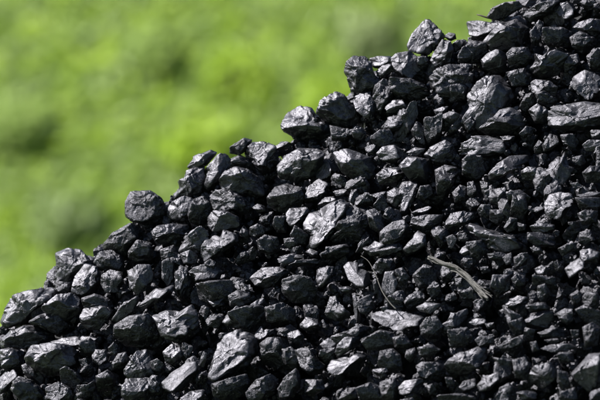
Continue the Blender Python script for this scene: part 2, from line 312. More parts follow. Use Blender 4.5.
# ------------------------------------------------------------------ the lumps seen one by one
DATA = """
@0 0 1
14,295 28,291 50,288 56,291 52,300 42,306 28,322 8,328 1,322 6,308;T16,295 28,291 50,288 55,291 40,297 18,299;L6,308 15,298 18,305 14,322 4,323#long flat-topped crest lump#long coal lump with a bright flat top, lowest on the sloping crest
55,254 67,249 80,250 88,258 93,264 88,268 75,275 70,283 57,284 57,268;L55,255 67,250 80,251 82,254 68,262 64,272 57,275#upright two-step crest lump#upright coal lump with a stepped pale left face rising from the lower crest
85,264 97,267 101,282 95,293 82,297 71,291 75,277;F84,265 97,268 92,282 86,290 80,295 71,291 76,276#tilted pale slab#tilted coal slab whose pale face leans right below the stepped crest lump
56,281 70,283 72,292 62,295 56,290;D57,283 68,284 68,291 60,292
42,307 57,295 72,293 80,300 82,312 66,320 50,318 44,311;T42,308 57,295 73,294 66,301 52,308
25,316 32,306 42,306 47,314 45,322 30,324;
82,298 95,294 108,298 115,308 104,312 84,308;
80,317 84,309 97,305 110,306 113,312 108,320 100,329 88,330 82,324;T80,318 84,309 97,306 108,307 100,313 86,319#white-capped rounded lump#rounded coal lump with a near-white cap, near the left edge below the crest
94,262 100,252 112,250 122,256 125,265 122,271 108,271 99,270;R118,255 124,262 122,270 118,268
103,244 115,232 130,223 138,228 138,240 130,248 126,256 112,252 104,250;F103,243 115,232 130,223 138,230 136,238 124,246 112,243#wedge crest lump#wedge-shaped crest coal lump with a smooth grey top face under the blocky lump
126,202 131,192 150,191 160,197 166,207 165,215 157,222 145,225 132,221 126,216;F127,202 131,193 148,193 152,198 148,212 144,220 133,220 127,214#blocky cube-like crest lump#blocky cube-like coal lump standing clear of the crest against the green
151,232 158,226 172,224 187,225 189,230 185,240 172,244 160,244 154,239;T152,231 158,227 180,225 188,226 180,230 160,233
128,252 137,240 151,243 153,253 151,260 138,262 129,258;D139,242 150,245 150,256 140,256
167,210 172,202 184,196 193,199 194,208 188,217 177,221 168,217;F172,204 184,197 192,200 191,210 184,217 175,217 171,210#round-faced grey lump#coal lump with a round smooth grey face at the foot of a tall leaning lump
193,200 203,196 212,205 210,218 200,226 190,222 188,214;
172,200 182,186 186,171 194,168 204,167 205,180 200,194 190,197 184,195;T171,202 182,186 187,172 192,170 186,184 180,197#tall leaning crest lump#tall leaning coal lump with a white left edge rising out of the crest
200,190 206,168 219,154 230,155 232,165 222,178 206,196;L201,188 206,168 220,155 227,156 218,172 204,193#long bright diagonal lump#long diagonal coal lump with a bright rippled face beside the tall leaning one
187,167 195,157 210,150 217,153 207,165 196,170;L188,166 195,158 208,152 200,164
230,147 244,138 252,140 250,148 240,155 230,153;D232,148 244,140 250,142 242,151
245,150 252,143 264,142 275,146 278,158 272,170 262,175 254,165 246,158;F247,150 253,144 264,143 272,150 266,165 260,170 254,163#pitted pale crest lump#pitted coal lump with a broad pale mottled face on the middle of the crest
220,180 225,172 236,167 248,170 262,180 264,195 252,200 236,198 222,192;T229,174 238,169 246,170 240,176 232,178
228,160 240,155 250,160 256,170 248,170 236,166 228,168;
210,197 216,190 230,190 246,198 252,206 246,214 228,214 214,210;F211,197 217,191 230,193 236,200 226,206 214,205
208,218 213,211 226,211 238,217 240,226 230,232 214,232 208,226;F211,218 214,212 226,213 230,219 224,224 214,224
202,246 206,240 222,238 222,230 236,234 238,242 226,250 206,262 202,256;T203,246 222,238 223,231 236,236 226,246 208,249;L202,246 208,249 206,259 202,257#peaked ledge lump#peaked coal lump with a light ledge shaped like an open book
177,252 190,232 200,226 208,232 208,246 196,256 182,258;L179,250 192,231 197,232 187,250
180,254 190,250 198,256 196,264 184,264;L181,255 190,251 192,262 184,262
160,250 174,245 178,254 172,262 162,260;D162,251 173,247 174,256 164,258
102,275 110,270 120,272 124,282 118,292 106,292 101,284;F104,278 112,272 120,276 114,290
128,272 138,265 150,265 153,275 150,288 138,294 130,288;R143,268 150,266 152,274 146,278;L130,274 137,267 141,268 134,278
162,262 168,258 174,262 174,280 168,286 162,278;D162,262 168,259 173,262 173,279 168,284 163,277
175,272 180,266 187,268 191,282 190,295 181,302 175,290;F175,272 180,267 186,268 189,281 186,290 180,299 175,288#narrow upright grey lump#narrow upright coal lump with a mottled light face in the left middle
189,272 195,266 208,264 224,271 220,280 208,282 194,283;F189,274 196,266 206,267 202,278 194,282;T206,272 222,270 222,274 204,279
196,284 210,281 230,280 236,290 230,303 214,306 200,300;
204,263 210,259 216,262 214,269 206,268;D205,264 210,260 215,263 212,267
138,306 145,300 158,294 172,284 174,288 160,300 146,309;F139,305 146,299 158,293 170,286 172,288 158,299 146,307
111,320 120,308 136,296 140,300 132,312 118,322;T112,319 121,307 136,297 137,300 126,312 116,320
152,317 166,311 180,312 192,304 199,308 198,320 196,334 180,344 162,336 156,322;T152,317 166,312 181,313 192,305 198,308 194,318 178,320 160,320;D170,324 186,322 194,326 184,338 172,336#broad split-topped lump#broad coal lump with a split light top above the smooth flat-faced one
115,325 130,316 148,314 156,324 158,338 146,348 126,346 114,336;#broad dark hollow lump#broad all-dark coal lump in shadow left of the split-topped lump
207,300 214,297 224,298 226,306 214,308;T208,300 214,298 223,299 218,303
228,296 238,290 250,293 250,302 240,308 230,306;F230,296 238,291 248,294 244,303 234,303
222,322 236,306 240,308 240,320 228,328;L222,322 235,307 238,309 230,322
0,340 10,332 24,326 38,326 50,330 48,338 30,346 16,350 2,348;T0,341 10,332 24,327 38,327 30,332 16,342 4,347
28,322 38,316 50,312 62,316 68,326 58,334 46,330;T32,323 40,316 50,313 54,318 46,324
26,356 32,346 50,343 68,345 78,352 80,364 70,374 50,376 34,370 27,362;T27,356 33,347 50,344 56,347 40,350 32,357#large dark hump#large dark humped coal lump with a thin light rim near the left edge
50,342 66,338 90,336 98,340 80,350 56,346;T50,342 66,338 90,336 92,339 76,344 58,344
21,366 28,363 38,370 44,378 42,386 34,380 24,374;F21,366 28,363 38,369 43,377 41,384 34,379 24,373#small oblong bright lump#small oblong coal lump with a bright smooth face near the bottom left corner
0,350 10,348 24,352 28,362 24,372 10,374 2,366;L0,352 10,349 8,354 3,364
0,378 6,372 14,370 18,376 14,384 6,392 0,394;F0,378 7,371 14,370 17,376 12,383 4,388
12,384 18,377 30,380 40,386 46,396 40,408 18,408 10,396;L12,384 18,378 24,380 18,390
92,356 96,350 106,350 108,360 100,366 93,362;F92,356 96,350 105,351 107,359 100,364
108,348 114,342 120,348 118,356 110,354;D109,348 114,343 118,348 114,354
112,364 118,354 126,352 130,360 122,368 114,370;F113,363 119,354 124,354 122,362
124,370 136,352 146,350 156,362 154,376 140,382 126,380;L125,370 136,353 138,356 128,372
79,360 86,358 88,365 82,368;F79,360 86,358 87,364 82,366
60,370 66,366 76,372 84,380 76,390 62,386;D61,371 66,367 74,372 68,380
72,398 86,386 94,380 95,390 88,398 78,404;F73,398 86,386 94,381 94,389 84,396
122,386 130,379 146,379 152,388 148,400 130,404 122,396;T124,382 132,379 146,380 140,383
80,342 90,338 98,344 96,354 86,356 79,350;
46,388 58,382 70,388 74,400 60,408 46,400;
96,376 108,370 116,378 112,390 98,392;D97,377 107,372 112,378 102,386
162,382 172,374 186,363 196,362 197,370 190,380 182,390 170,392 164,388;S162,382 172,374 186,363 195,363 196,370 189,380 180,389 170,391 164,387#smooth flat pale-faced lump#coal lump showing one smooth flat pale face, at the bottom left of centre
208,378 215,354 224,337 238,330 255,337 259,351 248,365 230,376 216,382;F211,372 215,358 224,338 238,331 254,338 257,352 244,364 226,370#big speckled lump#big coal lump with a finely speckled light face, low in the middle
260,344 268,338 280,338 286,350 288,362 276,368 262,364;F261,346 268,339 279,340 284,352 276,362 263,358
246,392 256,380 270,374 278,380 274,394 258,402 248,400;F248,391 257,381 270,375 274,382 264,394
278,388 286,376 296,368 300,376 300,388 292,396 280,398;F280,388 287,376 296,369 298,378 291,388 282,394
163,352 172,344 184,350 186,356 176,366 166,362;F164,352 172,345 183,351 174,360
212,384 230,378 246,374 250,384 244,396 226,400 214,396;
199,366 203,352 207,354 204,368;L199,366 203,352 206,354 203,367
150,362 158,358 164,364 160,372 152,370;F151,362 158,359 163,364 157,369
178,400 190,392 204,390 208,400 196,408 182,408;F179,400 190,392 203,391 202,400 190,405
228,312 246,306 262,306 270,316 266,328 250,332 234,328;
250,278 262,268 280,267 290,272 284,282 268,288 256,286;T251,280 262,269 282,268 272,274 262,283#oval light-topped lump#oval coal lump with a light rounded top, just left of the centre bottom
268,295 274,288 277,292 272,300;F269,295 274,289 276,292 272,299
286,334 298,330 304,336 302,344 290,344;F287,335 298,331 302,336 292,341
@250 80 4
-10,260 20,250 70,250 100,270 90,340 50,380 0,320;
125,180 150,135 200,105 245,112 265,140 300,165 335,175 330,220 260,255 190,250 165,220 135,205;T165,165 220,160 262,158 265,175 215,190 180,190;L125,180 155,135 200,112 180,140 150,190#long two-tiered crest lump#long two-tiered coal lump jutting left over the crest above the gap
265,130 285,80 320,60 345,48 375,60 400,90 425,110 435,160 400,200 340,190 300,165;T270,110 290,75 345,50 370,62 340,85 300,95;D320,120 350,105 365,135 335,155#knobbly crest lump#knobbly coal lump behind the two-tiered one with a pale knob on top
320,180 400,200 430,190 430,215 380,245 330,240;
95,265 145,245 170,255 160,275 110,280;T97,265 145,246 165,252 120,272
110,345 150,300 195,275 270,278 295,290 290,330 250,390 180,410 120,390;T150,303 200,275 285,283 270,298 200,312;L112,345 150,310 165,330 130,360#dome lump with white cap#dome-shaped coal lump with a clean white-lit cap below the two-tiered lump
255,360 285,315 325,292 345,310 350,360 330,400 280,400 262,385;F260,360 288,315 324,294 342,312 342,360 320,395 280,395#upright smooth grey lump#upright coal lump with a smooth grey face right of the white-capped dome
335,292 385,275 430,290 480,310 500,350 480,395 420,400 370,370 345,330;P337,292 390,277 415,290 385,330#lump with white corner facet#dark coal lump with a small brilliant white corner facet above the centre
340,260 355,248 375,255 375,275 345,285;F342,262 356,249 370,258 350,275
405,205 425,185 450,190 465,215 445,240 415,232;F408,205 426,187 440,195 420,222
505,295 530,268 575,260 600,275 605,310 575,335 530,325;F507,296 532,269 575,262 598,280 590,315 550,320#flat oval grey lump#flat oval grey coal lump in the upper middle, right of the white corner facet
505,380 540,352 600,350 620,380 590,420 520,420;F510,380 540,353 590,352 600,380 560,400
390,-5 420,-20 490,-25 520,0 500,40 450,55 405,45;L395,0 415,-10 430,30 410,40
415,90 440,55 480,60 510,100 490,150 450,150 425,125;F420,90 440,60 470,70 465,115 435,120
490,70 520,20 560,10 580,40 560,110 520,140 495,120;D495,70 525,25 550,20 550,90 520,120
540,110 570,82 610,80 625,110 590,130 550,130;T542,110 572,83 608,82 590,105
525,190 560,150 600,140 620,160 590,200 550,205;T525,190 560,150 600,142 605,155 570,185
480,230 520,200 560,200 580,240 560,270 500,270;L482,232 500,200 520,198 505,235
@250 160 4
70,150 100,110 150,95 200,110 215,150 200,190 150,215 100,200 75,180;D80,150 105,112 155,100 140,140 100,165
120,10 150,-5 170,15 150,45 115,50;F122,12 150,-2 166,15 140,42
215,155 235,105 275,75 310,95 305,135 270,165 225,170;F220,150 238,107 275,78 305,98 295,125 260,150 225,160#tilted almond lump#tilted almond-shaped coal lump with a light rim above the pale cluster at centre
270,180 300,150 335,145 345,160 300,185;T272,180 300,150 335,147 340,157 300,180
145,215 160,195 225,190 240,210 210,245 165,265 148,245;T148,212 160,196 228,191 232,208 205,225 165,240
215,255 240,215 275,205 310,180 360,160 395,175 390,210 370,240 385,275 300,320 260,360 235,355 245,300 220,280;F215,255 240,216 290,205 290,270 245,296 222,280;F295,205 330,170 385,168 380,200 350,245 305,265;L240,350 255,300 325,265 310,300 262,355#pale craggy centre lump#largest pale craggy coal lump near the centre with deep cracks across its face
380,200 420,180 465,200 480,260 460,320 400,340 340,330 310,310 385,270;#black hollow-side lump#large coal lump all in black shadow, touching the pale craggy centre lump
395,165 405,120 430,115 435,165 415,178;F397,165 406,122 428,118 432,162 412,172
330,125 385,115 395,140 350,150;T332,128 383,118 388,130 350,140
465,205 500,195 525,220 540,270 520,295 480,270;R480,210 505,200 525,230 525,280 500,270
475,140 545,125 555,145 520,160;T478,142 542,127 548,137 515,150
540,290 560,260 600,245 640,270 640,310 590,330 550,320;F543,290 562,262 600,248 625,270 590,320 555,312
460,350 500,325 540,340 530,375 480,385;F462,350 500,327 534,342 510,372 475,375
420,370 440,340 475,305 480,330 450,370;D425,368 445,340 472,310 470,330 445,362
510,80 530,35 570,25 600,50 590,90 540,110;L512,78 532,37 560,30 545,60 530,100
550,130 580,112 610,120 625,150 620,190 580,190 555,165;F555,132 580,115 600,125 605,175 580,180
30,320 60,300 110,310 120,360 80,380 35,365;D35,322 60,305 80,315 75,365 40,355
135,315 175,310 190,340 160,355 140,345;F140,318 170,315 180,335 155,347
10,190 30,175 60,185 60,205 30,210;T12,192 30,177 56,187 45,200
100,225 150,225 145,290 110,290 90,260;
180,260 235,300 225,340 185,340 160,300;
0,270 30,255 60,270 60,300 20,310 0,300;D5,270 30,258 50,272 30,290
-5,360 15,345 30,370 20,400 -5,400;F-5,360 12,348 24,368 18,395 -5,398
220,370 240,355 275,365 265,385 225,392;T222,370 240,357 270,367 245,382
280,375 330,345 390,335 400,370 350,395 290,395;D285,375 330,348 385,340 350,370
120,385 170,375 220,385 180,400 120,400;T122,388 170,378 215,388 160,395
@250 240 4
110,75 160,60 200,70 190,85 150,100 115,90;T115,75 160,62 195,70 150,85
150,100 200,80 270,75 275,95 200,105;
375,110 395,90 430,92 445,115 475,130 480,170 455,195 425,190 395,160;S377,110 396,92 428,94 442,115 472,132 476,170 452,192 428,187 398,160#bright two-lobed centre lump#small bright coal lump with a smooth two-lobed face, just below the centre
270,120 310,105 335,110 320,180 280,195 265,160;L272,192 285,160 315,120 328,125 312,165
530,180 540,130 580,125 588,170 575,215 545,222 530,205;F532,180 541,132 579,127 585,170 572,212 546,215#standing bright lump#small standing coal lump with a bright face behind the thin dry stalk
485,310 510,290 560,282 620,290 700,310 660,350 580,360 500,340;F487,310 512,292 560,284 610,290 600,335 575,345 520,325;F600,300 640,285 690,310 650,340 610,345#wide bright jagged lump#wide coal lump with a bright jagged upper face where the dry stalk ends
130,160 180,140 240,150 270,200 240,250 170,250 130,210;#big shadowed lump#big coal lump lost in shadow under the oval light-topped lump
300,295 320,230 345,225 360,265 400,290 395,310 350,325 310,310;F303,294 322,232 343,228 358,268 395,292 385,305 340,300#cone-shaped grey lump#cone-shaped coal lump with a mottled grey face below the centre
200,340 225,310 270,318 275,345 240,365 205,360;F202,340 226,312 268,320 262,345 232,358
285,325 295,320 315,355 305,362;F286,326 295,322 313,355 306,360
410,225 425,220 442,320 432,335 420,310;L411,226 424,222 438,320 430,330
145,385 170,370 205,375 215,395 180,420 150,410;T148,386 172,371 203,376 180,398
355,190 400,185 420,200 400,215 365,210;T358,192 400,187 412,198 380,205
490,170 505,160 515,210 500,215;L491,171 504,162 512,208 502,212
320,385 380,370 430,340 490,350 480,375 430,395 370,420 340,410;F325,386 385,370 432,342 485,352 450,380 400,388
0,260 30,240 55,232 60,250 20,280 0,290;T0,262 30,242 52,235 50,245 15,272
10,390 45,345 60,365 105,355 60,390 40,410;L12,388 44,348 52,370 35,395;T60,365 100,357 70,380
60,270 130,250 180,280 180,340 120,350 70,330;
450,30 540,15 600,10 620,40 540,70 470,60;T470,32 540,17 600,12 600,25 530,48
580,120 610,110 640,150 620,185 590,170;D590,122 608,115 625,145 605,165
420,240 480,220 500,270 470,300 440,290;
@250 300 4
40,200 55,165 110,150 130,190 155,250 110,275 60,280 45,240;D42,202 57,167 108,153 125,190 130,245 100,265 60,270
180,205 200,195 240,195 260,230 300,260 285,295 240,300 205,270;D182,206 240,197 258,232 290,262 278,288 240,292 208,265
280,178 310,155 345,158 350,175 335,195 290,190;P282,178 310,157 344,160 345,172 310,184
280,200 340,190 345,240 300,250 275,225;
350,180 380,150 440,150 430,185 370,210 355,235 342,210;F352,182 380,152 410,160 372,200 355,228 346,210
310,275 330,240 370,250 420,215 455,210 470,225 430,270 380,290 345,300 315,292;P312,275 330,243 372,250 420,217 453,211 462,224 425,262 375,282 335,290#bright flat slab lump#bright sharp-edged coal slab tilted up to the right, low right of centre
115,370 150,300 185,275 200,330 160,365 120,390;F118,370 152,302 184,278 194,325 158,352
215,320 290,320 300,355 260,380 220,370;D218,322 285,322 290,345 225,350
350,400 385,355 425,350 425,390 380,410;F355,398 387,357 422,353 415,385 380,400
425,350 480,330 530,350 535,400 440,405;
490,210 540,205 590,195 600,240 540,260 490,250;D495,212 560,205 580,210 540,235
490,280 545,270 555,290 520,305 490,300;T492,282 543,272 548,282 515,295
440,160 520,120 570,130 600,180 540,200 470,200;
@330 0 4
58,290 65,250 95,225 140,228 165,250 170,280 185,320 165,355 130,372 100,365 85,330;F62,290 68,252 97,228 140,230 162,252 162,290 140,315 85,320;D90,325 140,318 135,350 105,350#drum-like round crest lump#drum-like round coal lump at the left end of the upper crest
158,235 190,225 245,225 245,255 205,275 175,270;P160,235 190,227 244,227 240,240 205,262 178,265#snow-white topped chip#coal chip with a white-lit flat top wedged between the round lump and its neighbour
185,285 210,262 245,255 250,285 220,310 190,305;L188,287 212,264 240,258 220,280
245,235 265,215 320,205 350,230 360,280 330,325 290,310 255,285;F248,235 268,218 318,222 345,235 345,280 320,315 288,300 258,280;P255,222 300,205 312,208 290,222
310,180 330,135 380,78 400,80 440,120 460,145 430,190 390,220 340,210 315,200;L312,180 332,137 380,82 395,90 375,140 340,205 318,198#sharp pyramid lump#sharp pyramid-shaped coal lump standing on the upper crest, its left edge white
350,225 385,225 400,260 370,280 350,260;D352,228 380,228 385,250 360,258
390,280 410,220 450,155 480,165 495,200 480,250 440,265 405,300 393,300;L392,282 412,222 452,158 462,170 450,215 430,250 402,290#blade-like lump#blade-like coal lump with one tall grey face right of the pyramid lump
455,145 475,130 500,135 505,155 480,165;P457,145 475,132 498,137 492,155 478,160
490,175 510,160 540,165 535,190 500,210;D492,177 512,163 535,168 515,190
510,225 530,190 580,165 620,170 630,210 590,250 540,262 515,250;D512,225 532,192 580,168 612,175 580,205 550,255 520,250
400,310 430,275 480,258 540,265 570,300 560,360 510,395 440,385 405,345;D405,310 432,278 480,262 530,270 545,330 500,375 440,370 412,340#big cauliflower-rough lump#big rough cauliflower-textured coal lump below the blade-like lump
240,310 320,315 380,340 400,390 330,410 260,400 235,360;D245,315 300,320 320,345 260,350#wide dull black lump#wide dull black coal lump between the round crest lump and the rough one
180,340 215,315 240,330 240,390 200,400 170,380;D182,342 215,320 232,335 225,380 190,380
0,385 30,370 60,385 60,410 0,410;T2,385 30,372 55,385 30,395
550,85 600,82 640,90 700,85 690,110 650,150 600,158 560,140;P550,87 600,84 690,87 670,100 620,108 600,150 565,138#white angular block#angular coal block with white-lit top and side faces near the crest's top
100,385 130,372 165,365 180,400 130,420 100,410;T102,386 130,374 155,370 140,390
@450 0 4
150,60 170,30 220,10 270,5 290,30 240,60 190,80 160,75;D160,55 180,30 225,12 215,35 180,60#low dark crest lump with twig#low dark coal lump at the crest's top with a twig poking out left
265,0 290,-10 345,-10 340,10 310,30 280,25;P267,0 290,-8 342,-8 335,8 305,22
130,170 180,110 240,75 280,60 305,90 320,140 290,185 230,205 170,205;D165,130 190,100 240,80 275,70 260,110 200,150;T150,145 175,133 178,142 158,155
290,60 340,20 400,0 440,5 380,60 350,80 320,90;D295,62 340,25 380,15 350,60
375,60 400,35 440,15 470,12 490,40 485,75 450,105 410,110 380,90;F378,62 402,37 440,17 465,15 486,42 470,75 440,95 405,90#rounded pitted top lump#rounded grey pitted coal lump near the top edge, close to the right side
325,125 355,80 375,90 370,150 350,185 325,170;F328,125 355,84 370,95 360,140 335,160
370,110 450,110 490,130 480,180 400,190 370,160;
490,110 515,90 560,75 610,80 605,130 570,150 520,125;T492,110 516,92 528,100 505,118;D530,90 590,80 590,130 560,140
480,150 520,125 580,150 575,190 530,215 490,190;D485,152 520,130 560,150 530,185
30,240 35,200 75,170 110,165 130,190 120,225 80,250 45,262;D32,238 40,200 75,175 100,180 60,215 50,255
125,240 150,215 185,198 215,210 225,250 220,285 180,295 135,275;P128,240 152,215 188,200 196,210 170,240 140,252
225,215 250,190 310,190 330,230 300,270 240,270;D232,215 252,193 290,195 280,215 245,235
310,275 350,240 395,205 440,195 475,205 460,260 430,300 370,315 330,300;F315,272 350,242 395,208 415,215 385,250 365,290 330,290#slanted wedge lump#slanted coal wedge with a light left face, upper right below the pitted lump
455,260 470,225 510,215 520,250 490,285 460,290;F458,260 472,227 508,218 500,240 470,275
70,385 110,330 150,305 200,305 240,350 250,390 230,430 210,490 130,530 60,520 45,480 80,430;F75,385 112,332 150,308 195,310 225,350 200,380 130,400;F70,455 85,420 130,400 200,385 180,430 140,500 60,500#large bright rugged lump#large coal lump with a bright rugged double face, upper right of the heap
325,330 345,318 400,325 430,350 420,385 370,400 330,370;F328,332 348,320 395,328 412,350 395,375 350,378 333,362
470,350 500,305 540,280 590,300 620,330 600,385 540,400 490,385;F472,350 502,307 540,283 588,302 598,345 560,380 500,378#speckled lump at right edge#coarsely speckled pale coal lump against the right edge, high on the heap
0,280 50,255 90,260 85,310 40,340 0,330;D5,285 50,262 70,270 30,310
540,200 600,190 640,210 620,290 560,280;
0,340 50,335 75,350 60,400 0,410;D5,345 50,340 55,380 5,390
225,290 300,270 330,300 315,340 250,345;
0,165 20,150 50,165 30,190 5,200;D5,168 22,155 40,168 15,185
@380 80 4
50,240 75,180 120,90 150,85 150,140 115,210 90,248 62,250;F53,236 78,180 120,95 146,90 142,140 108,205 85,245 62,245#long finger-like lump#long finger-like coal lump with a light face slanting down left, upper middle
0,195 25,160 70,135 85,150 60,190 20,205;F3,193 26,162 70,138 78,150 55,182 20,198
25,110 50,80 90,90 85,125 50,130;D27,110 52,83 86,95 60,120
225,75 250,68 255,95 235,100;F227,76 248,70 252,92 237,96
215,120 250,108 275,105 260,130 230,150;T217,122 250,110 270,107 240,132
175,160 185,148 210,150 250,130 245,200 225,250 195,262 180,220;F178,162 187,150 208,155 215,190 240,210 220,245 195,255
230,150 280,125 320,140 280,200 245,205;
270,205 290,165 325,138 340,165 310,200 285,215;F272,204 292,166 324,142 334,165 306,196#pointed bright lump#pointed bright coal lump left of the rectangular ridge lump, upper right middle
335,170 365,145 385,165 380,200 350,215;D338,172 362,150 378,168 350,200
395,190 440,165 480,120 520,110 560,130 580,180 520,215 430,220;T440,180 470,165 485,125 530,112 520,135 480,180#dark hump with bright seam#dark humped coal lump with a bright jagged seam, right of the pointed bright lump
175,300 210,265 260,240 290,260 310,300 270,340 220,340;T178,300 210,266 258,242 262,255 215,310 190,312
105,290 140,270 180,275 165,305 120,305;F107,290 140,273 172,278 130,302
0,290 20,262 60,265 75,300 50,335 10,335;F3,292 22,265 58,268 72,300 48,328 12,325
75,345 110,308 150,310 200,320 215,370 190,410 120,400;P78,345 110,310 138,312 115,332 90,355#dome with light left shoulder#black dome-shaped coal lump with a light left shoulder, right of centre
0,385 30,345 75,350 80,400 40,430 0,420;D3,385 32,350 70,355 50,395 10,405
310,285 345,230 380,225 430,225 490,240 500,290 440,310 340,305;D315,283 345,235 375,230 370,285;F390,290 405,230 428,228 425,260 410,298;D435,235 485,245 480,285 435,290#ridged barrel lump#barrel-shaped coal lump with an upright light ridge in its middle, upper right
330,320 350,300 405,305 415,330 430,370 380,400 330,380;D340,322 352,304 402,308 400,322 360,325
435,375 470,335 520,305 590,300 600,330 540,345 470,400 440,400;T440,372 472,335 522,308 585,303 575,318 520,330 470,380
220,360 260,340 310,350 300,375 270,395 225,395;F222,362 260,345 290,352 315,350 270,375 228,388
480,225 540,225 535,240 500,248;T482,227 535,228 520,238
290,20 340,10 360,40 330,80 280,70;
@450 80 4
395,130 410,105 460,100 540,88 600,95 640,110 620,190 540,200 440,200 400,185;T410,107 470,100 540,90 600,97 600,120 520,125 440,120;D400,140 450,130 440,180 410,180#long layered slab at right edge#long layered coal slab lying level at the right edge, upper right
370,260 400,215 430,225 435,255 400,280 375,290;F372,260 402,218 428,228 430,250 400,274 376,284
335,270 355,240 370,250 370,290 340,295;F337,270 355,244 366,252 352,285
275,215 305,185 345,195 330,215 290,225;D278,214 306,188 335,198 300,218
315,120 350,95 400,130 380,175 340,170;L330,100 350,100 355,130 345,155
340,50 380,45 430,80 400,110 350,90;
530,260 555,240 610,240 610,290 545,285;T532,260 556,243 608,243 600,258 550,270
440,220 490,215 515,245 500,275 455,260;D445,222 488,220 500,250 470,255
285,365 310,348 345,350 360,385 330,405 290,400;L287,366 310,350 320,360 300,395
380,400 385,360 440,330 460,280 475,345 495,350 480,385 440,425 375,425;F382,398 388,362 440,335 460,290 470,345 492,355 475,385 440,410 385,405#bright fan-shaped lump#bright fan-shaped coal lump with spiky upper edges in the right upper half
530,370 560,345 600,345 620,380 600,410 545,410;F533,370 560,348 598,350 590,385 550,402
490,310 530,300 545,330 520,345 490,335;D492,312 528,303 535,325 505,332
560,200 610,200 620,235 570,235;
@380 160 4
75,120 90,90 125,85 150,100 140,150 110,210 80,215 85,160;F77,120 92,92 125,88 146,102 120,135 105,205 86,210 92,160#forked light lump#forked light coal lump with a bright top lobe, right of centre
35,145 60,120 78,135 80,185 45,215 35,185;D38,146 60,124 74,138 70,185 48,200
145,150 160,105 200,100 210,135 175,165;D148,148 162,108 198,105 190,145
225,60 250,25 300,30 315,50 290,80 275,120 255,160 232,150 225,105;F228,65 290,62 275,115 253,156 236,148 228,105
125,210 190,185 210,190 165,215 135,222;T127,210 190,187 206,191 160,212
130,230 190,220 250,220 230,290 170,300 120,270;
260,255 285,215 330,205 375,215 370,235 310,275 280,290 262,280;F263,254 287,217 330,207 355,215 325,250 285,280#leaf-shaped light lump#leaf-shaped light coal lump tilted up right, above the pale straw
390,200 405,178 440,180 455,215 430,235 400,225;F392,200 407,180 438,183 440,215 410,218
440,200 490,200 500,240 470,260 440,240;
350,90 375,85 390,130 370,155 350,140;F352,92 372,88 388,128 368,138
400,85 430,90 440,130 410,135;
320,100 350,110 345,160 300,170 290,130;
355,265 385,250 410,270 500,300 590,345 590,370 500,370 430,350 390,315 365,300;D358,266 385,253 392,290 372,305;T410,272 440,275 500,300 580,342 540,345 450,320 410,300#long striated slab#long striated coal slab sloping down right, right of and above the pale straw
318,370 330,350 375,325 400,330 385,360 340,385;P320,368 332,352 360,330 372,345 350,378 325,382#small white chip lump#small coal lump with a white-lit face just above the pale straw
345,330 410,320 430,360 400,400 350,395;
265,310 290,298 310,315 290,355 275,350;D268,312 290,300 305,316 285,345
0,290 15,275 50,250 90,240 115,265 105,310 60,345 20,360 0,340;F5,290 50,255 90,243 110,265 95,300 50,320 15,320#mottled oval lump#mottled oval grey coal lump right of the black hollow-side lump
90,360 130,310 150,285 180,300 185,340 150,360 110,385;F92,360 125,335 140,290 160,290 178,305 180,335 130,360 105,378
430,375 480,370 520,380 530,400 440,400;
505,130 560,120 600,150 580,190 520,190;
440,120 500,110 505,150 480,190 440,170;
0,30 30,20 75,50 60,90 10,90;D5,32 30,25 68,50 40,80
80,45 110,10 200,0 220,60 190,90 110,85;
320,10 420,10 440,60 400,80 330,70;
@450 160 4
380,175 400,140 440,130 485,135 490,170 465,210 440,240 400,230 382,210;F382,175 402,142 440,133 482,138 486,170 460,205 425,225 395,220#bright round mottled lump#bright roundish mottled coal lump in the right part, under the fan-shaped one
310,200 365,185 380,195 350,210;T312,200 365,187 375,194 345,207
505,140 575,128 610,130 600,145 520,150;T507,140 575,130 600,133 570,142
500,150 600,150 610,190 520,195;
320,265 360,250 420,260 415,285 370,295 330,285;F322,266 362,252 418,263 400,275 350,285
480,95 510,88 530,105 500,120;D482,97 510,90 524,105 505,115
510,215 540,200 590,205 590,250 530,260;D515,216 542,205 580,210 560,240
470,250 510,245 520,270 480,280;D472,252 508,248 510,265 480,272
215,270 240,230 270,235 260,280 230,290;L217,268 240,233 255,240 240,280
270,250 305,260 300,280 275,285;F272,252 302,262 290,278
250,140 300,140 310,200 290,240 240,220;
520,290 560,280 580,320 540,345 515,330;F522,292 558,284 570,315 540,335
520,365 560,355 600,370 590,410 530,410;F522,366 560,358 590,372 560,400
430,355 470,335 510,330 500,360 450,385;D432,356 470,337 505,333 480,352
310,290 420,290 420,340 350,350 310,320;
270,375 310,370 320,400 280,405;F272,377 308,373 300,398
320,350 360,345 375,375 340,380;T322,352 358,347 365,360
@450 230 4
460,155 490,130 520,112 535,130 530,155 500,180 478,195;P462,155 492,132 520,115 532,132 525,152 500,176 480,190#bright angular lump far right#bright angular coal lump with a flat face, far right at mid height
415,130 430,120 455,150 450,175 420,160;D417,132 430,123 448,150 435,162
540,85 570,75 610,85 600,125 560,130;D542,87 570,78 595,88 565,118
255,110 290,95 315,110 300,140 260,155;F258,112 290,97 310,112 280,145
210,110 245,90 250,130 225,140;D212,112 240,95 240,125
340,155 370,140 400,155 385,180 350,180;F342,155 370,142 396,156 370,176
245,195 265,178 300,185 300,220 260,228;F247,196 266,180 294,186 275,200 262,220
350,225 380,215 400,250 380,290 350,280;D352,228 378,220 385,250 360,270
120,150 150,145 165,165 130,175;F122,152 150,147 160,162 135,170
530,270 545,250 590,250 600,300 580,320 540,315;D532,272 546,254 588,254 590,270
480,260 510,240 530,260 525,300 490,300;D482,262 508,244 522,265 505,290
425,275 435,235 455,240 450,280;F427,275 437,238 450,245 445,278
220,300 270,265 310,270 315,290 260,310;T223,300 270,267 308,272 280,285
